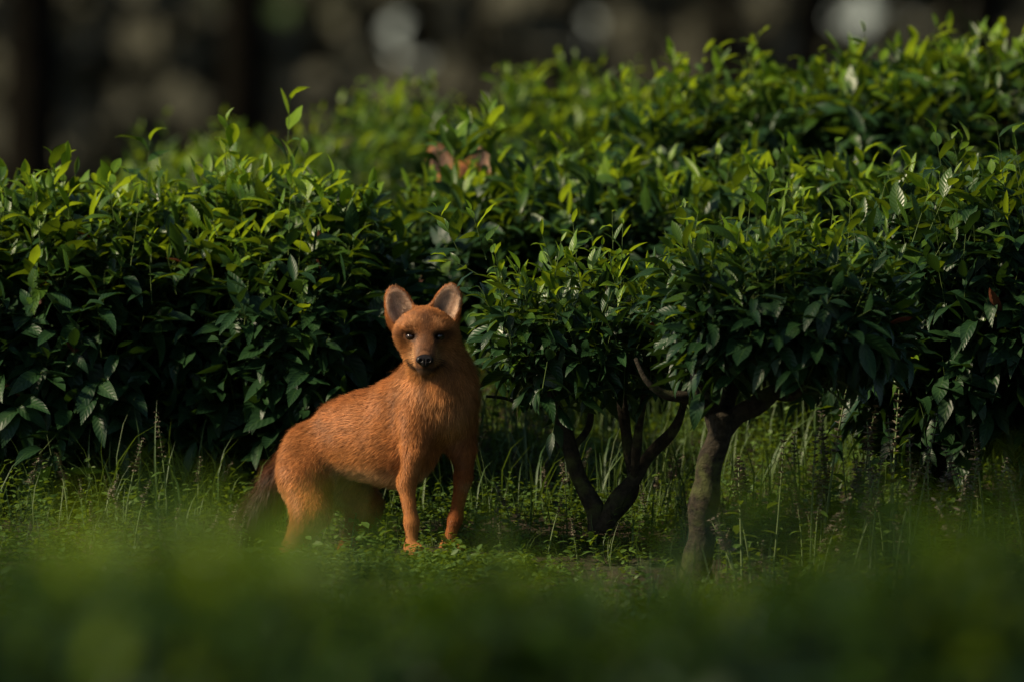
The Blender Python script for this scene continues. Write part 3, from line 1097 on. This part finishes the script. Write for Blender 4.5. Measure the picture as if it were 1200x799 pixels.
    link('nose', mesh_np('nose', v, f, [M_NOSE]), body)
    parts = []
    for sx in (-1, 1):
        for k in range(7):
            s = H + np.array([sx * (.024 + .002 * (k % 3)), -.118 + .006 * k, -.066 - .006 * (k % 3)])
            e = s + np.array([sx * rng.uniform(.03, .05), -.01 + .004 * k, -.012 - .006 * (k % 3)])
            parts.append(tube([s, (s + e) / 2 + np.array([0, 0, .004]), e], [.0004, .0003, .0001], 3, 2))
    V_, F_ = join(parts)
    tag(link('whiskers', mesh_np('whiskers', V_, F_, [M_NOSE]), body), kind='stuff')
    # a second dog stands behind the bushes, its ears above the leaves
    twin = body.copy()
    C.objects.link(twin)
    twin.location = (-0.128, 4.0, float(ground_h(-.13, 4.0)) - .01)
    tag(twin, 'second wild dog hidden behind the bushes, only reddish ears showing above the leaves', 'wild dog')
    for ch in list(body.children):
        c = ch.copy()
        C.objects.link(c)
        c.parent = twin


make_dog()

# ------------------------------------------------------------------ weeds
def ground_cover():
    global rng
    rng = np.random.default_rng(3)
    n = 27000
    y = rng.uniform(-3.2, 7.5, n * 2)
    x = rng.uniform(-1, 1, n * 2) * (1.75 + 0.05 * y)
    den = 0.78 + 0.42 * wob(np.stack([x, y, 0 * x], -1), 2.5) - 0.25 * (np.abs(x + 0.25) < .12) * (np.abs(y) < .3)
    den = np.where(y > 2.5, den * 0.55, den)
    k = rng.uniform(size=len(x)) < den
    x, y = x[k][:n], y[k][:n]
    x = np.concatenate([x, rng.uniform(-.80, .05, 1100)])
    y = np.concatenate([y, rng.uniform(-.34, -.11, 1100)])
    n = len(x)
    z = ground_h(x, y)
    hgt = rng.uniform(0.02, 0.10, n) * (1.05 + 0.8 * wob(np.stack([x, y, 0 * x + 2], -1), 3.0))
    hgt = np.clip(hgt * (1 + 0.9 * sstep(.3, .8, x) + .35 * sstep(-.5, -.9, x)), 0.012, 0.24)
    hgt[-1100:] = rng.uniform(.02, .065, 1100)
    hgt[:-1100] *= 1 + .35 * (y[:-1100] > .1)
    P0 = np.stack([x, y, z - 0.005], -1)
    lean = rng.normal(0, 0.22, (n, 3))
    lean[:, 2] = 0
    D = nrm(np.array([0, 0, 1.0]) + lean)
    P1 = P0 + D * hgt[:, None]
    lsz = np.where(rng.uniform(size=n) < .07, 1.5, .82)
    fr = []
    for i in range(7):
        t = 0.25 + 0.75 * (i + 0.5) / 7
        az = i * 2.4 + rng.uniform(0, 6.28, n)
        s = np.stack([np.cos(az), np.sin(az), 0 * az], -1)
        d = s + np.array([0, 0, 1.0]) * rng.uniform(-0.1, 0.9, n)[:, None]
        fr.append(frames(P0 + D * (hgt * t)[:, None], d, np.array([0, 0, 1.0]) + rng.normal(0, .3, (n, 3)), rng.uniform(0.012, 0.040, n) * (1.15 - 0.4 * t) * lsz))
    F = np.concatenate(fr)
    o = link('ground_cover', leaf_cloud('ground_cover', SMALL, F, rng.integers(0, 3, len(F)), np.zeros(len(F), int), [M_HERB]))
    tag(o, 'low leafy green herbs covering the ground around the wild dog', 'ground cover', kind='stuff')
    # grass
    n = 17000
    y = rng.uniform(-3.2, 7.0, n)
    x = rng.uniform(-1, 1, n) * (1.75 + 0.05 * y)
    z = ground_h(x, y)
    ln = rng.uniform(0.05, 0.19, n) * (1 + 0.4 * wob(np.stack([x, y, 0 * x], -1), 2.0)) * (1 + .55 * sstep(.0, .5, y)) * (1 + .3 * sstep(.1, .6, x))
    ln = np.where((np.abs(x + .42) < .45) & (y < .1) & (y > -.6), ln * .55, ln)
    az = rng.uniform(0, 6.28, n)
    d = np.stack([np.cos(az) * .35, np.sin(az) * .35, np.ones(n)], -1) + rng.normal(0, .12, (n, 3))
    up = np.stack([-np.cos(az), -np.sin(az), 0.4 + 0 * az], -1)
    F = frames(np.stack([x, y, z - .005], -1), d, -up, ln, rng.uniform(.6, 1.4, n))
    T = [leaf_template(4, 0.015, 0.3, 1.0, power=0.6), leaf_template(4, 0.021, 0.3, 1.7, power=0.6)]
    o = link('grass', leaf_cloud('grass', T, F, rng.integers(0, 2, n), np.zeros(n, int), [M_GRASS]))
    tag(o, 'thin grass blades growing among the low herbs', 'grass', kind='stuff')


ground_cover()


def small_mesh(k, m):
    V, Q, T, UV = SMALL[k]
    return mesh_np('leaf', V, [Q, T], [m], True, None, UV)


HERB_LEAF = [small_mesh(k, M_HERB) for k in range(3)]


def weed_prototype(hgt, seed):
    r = np.random.default_rng(seed)
    bend = r.normal(0, 0.08, 2)
    pts = [(bend[0] * t * t * hgt * 1.5, bend[1] * t * t * hgt * 1.5, hgt * t) for t in np.linspace(0, 1, 6)]
    V, Q, T = tube(pts, np.linspace(.0030, .0012, 6), 5, 2)
    stem = mesh_np('stem', V, [Q, T], [M_STEM])
    # flower spike: whorls of small florets
    fr = []
    lo = r.uniform(.62, .74)
    m = 70
    t = np.sort(r.uniform(lo, 1.01, m)) if False else lo + (1.01 - lo) * (np.round(r.uniform(0, 1, m) * 9) / 9)
    az = r.uniform(0, 6.28, m)
    pos = np.stack([bend[0] * t * t * hgt * 1.5, bend[1] * t * t * hgt * 1.5, hgt * t], -1)
    d = np.stack([np.cos(az), np.sin(az), r.uniform(0.2, 1.1, m)], -1)
    F = frames(pos, d, np.tile([0, 0, 1.0], (m, 1)) + r.normal(0, .2, (m, 3)), r.uniform(.009, .017, m) * (1.25 - .6 * (t - lo) / (1.01 - lo)), np.full(m, 1.2))
    spike = leaf_cloud('flower_spike', SMALL, F, r.integers(0, 3, m), np.zeros(m, int), [M_FLOWER])
    lv = []
    for i in range(9):
        t = 0.08 + 0.62 * i / 9 + r.uniform(-.02, .02)
        az = i * 1.57 * 1.1 + r.uniform(-.3, .3)
        d = np.array([[math.cos(az), math.sin(az), r.uniform(-.15, .6)]])
        p = np.array([[bend[0] * t * t * hgt * 1.5, bend[1] * t * t * hgt * 1.5, hgt * t]])
        lv.append((int(r.integers(0, 3)), frames(p, d, np.array([[0, 0, 1.0]]), np.array([r.uniform(.022, .048) * (1.2 - .6 * t)]))[0]))
    return stem, spike, lv


PROTO = [weed_prototype(h, 60 + i) for i, h in enumerate((.16, .21, .26, .19, .30, .24))]


def place_weed(px, y, k, s, rz):
    x = unproj(px, 500, y)[0]
    o = link('flowering_weed', None)
    o.matrix_local = Matrix.Translation((x, y, float(ground_h(x, y)) - 0.006)) @ Matrix.Rotation(rng.normal(0, .07), 4, 'X') @ Matrix.Rotation(rng.normal(0, .07), 4, 'Y') @ Matrix.Rotation(rz, 4, 'Z') @ Matrix.Diagonal((s, s, s, 1))
    tag(o, 'slender green weed with a pale flower spike rising from the ground cover', 'weed', 'flowering weeds in the ground cover')
    st, sp, lv = PROTO[k]
    stem = link('stem', st, o)
    link('flower_spike', sp, o)
    for t, m in lv:
        link('leaf', HERB_LEAF[t], stem, Matrix(m.tolist()))


rng = np.random.default_rng(21)
spots = [(80, .35, 1, 1.0), (62, .5, 5, .9), (118, .2, 3, .9), (146, .3, 5, 1.05), (197, .35, 4, 1.05), (232, .45, 1, .9), (30, .4, 3, 1), (250, .6, 3, .8),
         (205, .1, 0, .8), (113, .0, 0, .9), (170, .7, 1, .9), (437, .4, 0, .9), (455, .5, 1, .8), (470, .45, 0, .9), (300, .6, 3, .9), (278, .3, 0, 1)]
for _ in range(22):
    spots.append((rng.uniform(545, 690), rng.uniform(-.1, 1.2), int(rng.integers(0, 4)), rng.uniform(.6, .95)))
for _ in range(64):
    spots.append((rng.uniform(860, 1200), rng.uniform(-1.0, .55), int(rng.integers(0, 6)), rng.uniform(.9, 1.55)))
for _ in range(10):
    spots.append((rng.uniform(740, 860), rng.uniform(-.2, .9), int(rng.integers(0, 4)), rng.uniform(.7, 1.0)))
for _ in range(10):
    spots.append((rng.uniform(0, 300), rng.uniform(-.5, .6), int(rng.integers(0, 4)), rng.uniform(.6, 1.0)))
for s in spots:
    place_weed(s[0], s[1], s[2], s[3], rng.uniform(0, 6.28))

# ------------------------------------------------------------------ nearby tea tops in front (out of focus)
def front_bush(cx, y, rx, top, n, seed, label, yg=0.55):
    global rng
    rng = np.random.default_rng(seed)
    g = float(ground_h(cx, y))
    root = link('tea_bush', None)
    root.location = (cx, y, g - .02)
    tag(root, label, 'bush', 'tea bushes in front')
    Fs, Ms, A0, A1 = [], [], [], []
    hz = (top - g) * 0.45
    cz = top - g - hz
    for s, cnt in ((1.0, n), (.85, n // 2), (.68, n // 3)):
        u = nrm(rng.normal(size=(cnt * 2, 3)))
        u = u[u[:, 2] > -.7][:cnt]
        p = u * ((np.abs(u) ** 2.6).sum(1) ** (-1 / 2.6))[:, None]
        w = s * (1 + .10 * wob(p + seed, 3.0))
        P = np.stack([p[:, 0] * rx * w, p[:, 1] * rx * w, cz + p[:, 2] * hz * w], -1)
        D = u * .7 + np.array([0, 0, .8]) + rng.normal(0, .3, P.shape)
        P = P - nrm(D) * .12
        f, m, (a, b) = shoots(P, D, np.clip(yg * np.clip(u[:, 2] + .2, 0, 1) * s, 0, 1), 6, .15, .085)
        Fs.append(f); Ms.append(m); A0.append(a); A1.append(b)
    u = rng.uniform(-.9, .9, (26, 2))
    P = np.stack([u[:, 0] * rx, u[:, 1] * rx, cz + hz * .84 + .09 * rng.uniform(size=26) ** 2], -1)
    f, m, (a, b) = shoots(P, np.array([0, 0, 1.0]) + rng.normal(0, .18, P.shape), np.full(26, yg), 6, .085, .07)
    Fs.append(f); Ms.append(m); A0.append(a); A1.append(b)
    F, M = np.concatenate(Fs), np.concatenate(Ms)
    tag(link('foliage', leaf_cloud('foliage', LEAVES, F, rng.integers(0, 5, len(F)), M, LEAF_MATS), root), kind='stuff')
    V, Q = stem_mesh(np.concatenate(A0), np.concatenate(A1))
    tag(link('twigs', mesh_np('twigs', V, Q, [M_TWIG]), root), kind='stuff')
    V, Q, T = tube([(0, 0, -.03), (.02, 0, .1), (0, .01, .2)], [.06, .05, .045], 8, 3, .2)
    link('trunk', mesh_np('trunk', V, [Q, T], [M_BARK]), root)
    for k in range(6):
        th = k * 1.05
        e = np.array([math.cos(th) * rx * .7, math.sin(th) * rx * .7, cz + hz * .4])
        V, Q, T = tube([(0, 0, .14), e * np.array([.5, .5, .45]), e], [.03, .02, .006], 6, 4, .15)
        link('branch', mesh_np('branch', V, [Q, T], [M_BARK]), root)


front_bush(-0.66, -14.2, .42, unproj(0, 664, -14.2)[2], 330, 31, 'out-of-focus tea bush below the weeds left of the wild dog', .85)
front_bush(-0.02, -13.6, .40, unproj(0, 700, -13.6)[2], 330, 32, 'out-of-focus tea bush in front of the wild dog\'s paws', .8)
front_bush(0.62, -14.4, .46, unproj(0, 622, -14.4)[2], 330, 33, 'out-of-focus tea bush in front of the thick forked trunk', .85)
front_bush(-0.34, -17.0, .20, unproj(0, 655, -17.0)[2], 34, 34, 'sparse blurred tea sprigs veiling the wild dog\'s hind legs', .9)


# ------------------------------------------------------------------ the wood beyond
def tree(x, y, r, hgt, seed, label, group, lean=(0, 0), fork=None, crown=2600, base_r=3.2, cz=0.62):
    global rng
    rng = np.random.default_rng(seed)
    g = float(ground_h(x, y))
    root = link('tree', None)
    root.location = (x, y, g - .1)
    tag(root, label, 'tree', group)
    pts = [(lean[0] * t * hgt + .08 * math.sin(3 * t + seed) * t * 4, lean[1] * t * hgt, hgt * .8 * t) for t in np.linspace(0, 1, 8)]
    V, Q, T = tube(pts, np.linspace(r * 1.12, r * .35, 8), 12, 4, .10)
    link('trunk', mesh_np('trunk', V, [Q, T], [M_TBARK]), root)
    tips = []
    for k in range(9):
        t = .45 + .5 * k / 9
        s = np.array(pts[0]) + (np.array(pts[-1]) - np.array(pts[0])) * t
        th = k * 2.4 + seed
        e = s + np.array([math.cos(th), math.sin(th), .55]) * base_r * rng.uniform(.6, .95)
        V, Q, T = tube([s, (s + e) / 2 + np.array([0, 0, .25]), e], [r * .34, r * .2, r * .06], 7, 4, .1)
        link('branch', mesh_np('branch', V, [Q, T], [M_TBARK]), root)
        tips.append(e)
    if fork:
        V, Q, T = tube([(0, 0, fork[0]), (fork[1] * .3, 0, fork[0] + fork[2] * .45), (fork[1], 0, fork[0] + fork[2]), (fork[1] * 1.3, .1, fork[0] + fork[2] * 2.4)], [r * .8, r * .7, r * .6, r * .3], 9, 4, .1)
        link('branch', mesh_np('branch', V, [Q, T], [M_TBARK]), root)
    tips = np.array(tips + [np.array(pts[-1])])
    c = tips[rng.integers(0, len(tips), crown)]
    P = c + rng.normal(0, base_r * .36, (crown, 3)) * (1, 1, .7)
    d = rng.normal(size=(crown, 3))
    F = frames(P, d, np.array([0, 0, 1.0]) + rng.normal(0, .5, (crown, 3)), rng.uniform(.22, .45, crown))
    tag(link('crown', leaf_cloud('crown', CLUMP, F, rng.integers(0, 2, crown), np.zeros(crown, int), [M_CROWN]), root), kind='stuff')


TL = 'tall dark-trunked tree standing out of focus beyond the tea bushes'
TG = 'dark trees beyond the tea bushes'
TLS = {0: 'thickest dark tree trunk out of focus beyond the broad edge bush', 1: 'dark out-of-focus trunk with a thinner trunk close beside it',
       2: 'thin dark out-of-focus trunk close beside a thicker trunk', 5: 'dark out-of-focus tree with a leaning fork, among pale sky gaps'}
def tx(px, y):
    return unproj(px, 60, y)[0]
for i, (px, y, wpx) in enumerate(((30, 44, 66), (270, 50, 54), (318, 66, 20), (560, 84, 26), (865, 60, 30), (935, 52, 40), (1150, 70, 48))):
    r = wpx / 2 / (FPX / (30 + y))
    tree(tx(px, y), y, r, 15 + (i * 37 % 5), 70 + i, TLS.get(i, TL), TG, fork=(2.2, 1.0, 1.2) if i == 5 else None, lean=(-.01 + .02 * (i % 2), 0))


def far_wood():
    global rng
    rng = np.random.default_rng(5)
    n = 105000
    x = rng.uniform(-32, 32, n)
    y = rng.uniform(92, 104, n)
    z = ground_h(x, y) + rng.uniform(0, 1, n) ** 1.2 * (9 + 2.5 * wob(np.stack([x, y, 0 * x], -1), .25))
    # openings between the shrubs where the pale sky shows
    def hole(px, py, rpx):
        p = unproj(px, py, 98)
        return p, rpx / (FPX / 128)
    keep = np.ones(n, bool)
    for px, py, rp in ((488, 68, 27), (735, 28, 17), (690, 48, 5), (442, 4, 8), (985, 18, 29), (1062, 20, 25), (1030, 40, 7)):
        p, r = hole(px, py, rp)
        xx = CAM[0] + (x - CAM[0]) * (128 / (y + 30))
        zz = CAM[2] + (z - CAM[2]) * (128 / (y + 30))
        keep &= ((x - p[0]) ** 2 + (z - p[2]) ** 2) > (r + .22) ** 2
    x, y, z = x[keep], y[keep], z[keep]
    n = len(x)
    F = frames(np.stack([x, y, z], -1), rng.normal(size=(n, 3)) * (1, .5, 1), np.array([0, -1.0, .6]) + rng.normal(0, .5, (n, 3)), rng.uniform(.26, .68, n))
    o = link('far_wood', leaf_cloud('far_wood', CLUMP, F, rng.integers(0, 2, n), np.zeros(n, int), [M_WOOD]))
    tag(o, 'blurred grey-brown wood with pale gaps of sky behind the tea slope', 'wood', kind='stuff')


far_wood()


# ------------------------------------------------------------------ unseen trees, added to shade the front and right and dim the sky
SH = np.array(to_sun)


def added_shade_tree(px, py, pz, t, rad, seed, n, label, off=(0, 0), leaf=1.0):
    """added unseen tree whose crown stands t metres from a shaded point, towards the sun"""
    global rng
    rng = np.random.default_rng(seed)
    c = np.array([px, py, pz]) + SH * t
    g = float(ground_h(c[0], c[1]))
    root = link('tree', None)
    root.location = (c[0], c[1], g - .1)
    tag(root, label, 'tree', 'unseen trees added to shade the tea field')
    top = c[2] - g + .1
    V, Q, T = tube([(off[0], off[1], 0), (off[0] * .9 + .05, off[1] * .9, top * .35), (off[0] * .35 - .04, off[1] * .35 + .05, top * .8), (0, 0, top + rad * .5)], [.2, .16, .12, .04], 10, 4, .1)
    link('trunk', mesh_np('trunk', V, [Q, T], [M_TBARK]), root)
    for k in range(9):
        th = k * 2.4
        e = np.array([math.cos(th) * rad * .75, math.sin(th) * rad * .75, top + rng.uniform(-.4, .6) * rad])
        V, Q, T = tube([(off[0] * .45, off[1] * .45, top * .72), (e[0] * .45, e[1] * .45, top * .85), e], [.07, .04, .012], 6, 4, .1)
        link('branch', mesh_np('branch', V, [Q, T], [M_TBARK]), root)
    u = nrm(rng.normal(size=(n, 3))) * (rng.uniform(size=n) ** .45)[:, None]
    P = u * rad * (1 + .18 * wob(u * 2 + seed, 2.0))[:, None] + np.array([0, 0, top])
    F = frames(P, rng.normal(size=(n, 3)), np.array([0, 0, 1.0]) + rng.normal(0, .5, (n, 3)), rng.uniform(.14, .30, n) * leaf)
    tag(link('crown', leaf_cloud('crown', CLUMP, F, rng.integers(0, 2, n), np.zeros(n, int), [M_CROWN]), root), kind='stuff')


SL = 'unseen leafy tree added towards the sun to shade the tea field'
added_shade_tree(0.3, -3.35, 0.4, 13, 2.3, 91, 3600, SL)
added_shade_tree(0.3, -9.0, 0.4, 15, 2.6, 92, 2200, SL)
added_shade_tree(0.0, -14.2, 0.4, 15, 2.4, 93, 1100, SL)
added_shade_tree(0.0, -19.2, 0.5, 14, 2.2, 94, 900, SL)
added_shade_tree(3.7, 0.5, 1.45, 13, 1.75, 95, 2600, SL, (0.9, -3.2))
OL = 'unseen spreading tree added above the tea field to dim the sky light'  # ring of out-of-frame crowns, added to cut the sky fill
for k, (x, y, z, r, off) in enumerate(((4.0, 4.5, 9.0, 3.6, (2.5, 0)), (8.5, -3.0, 7.5, 3.6, (1, 0)), (6.5, 13, 9.0, 3.8, (1, 0)), (-2.5, 10.5, 10.5, 3.8, (-4, 2)),
                                       (3.0, -9.0, 9.5, 3.6, (3, 0)), (12.0, 7.0, 8.0, 4.0, (0, 0)), (-8.0, 24, 9.0, 4.2, (-1, 0)), (2.0, 21, 10.0, 4.0, (6, 0)), (8.0, -15, 8.0, 4.0, (1, 0)))):
    added_shade_tree(x, y, z, 0, r, 110 + k, 2600, OL, off, 1.9)
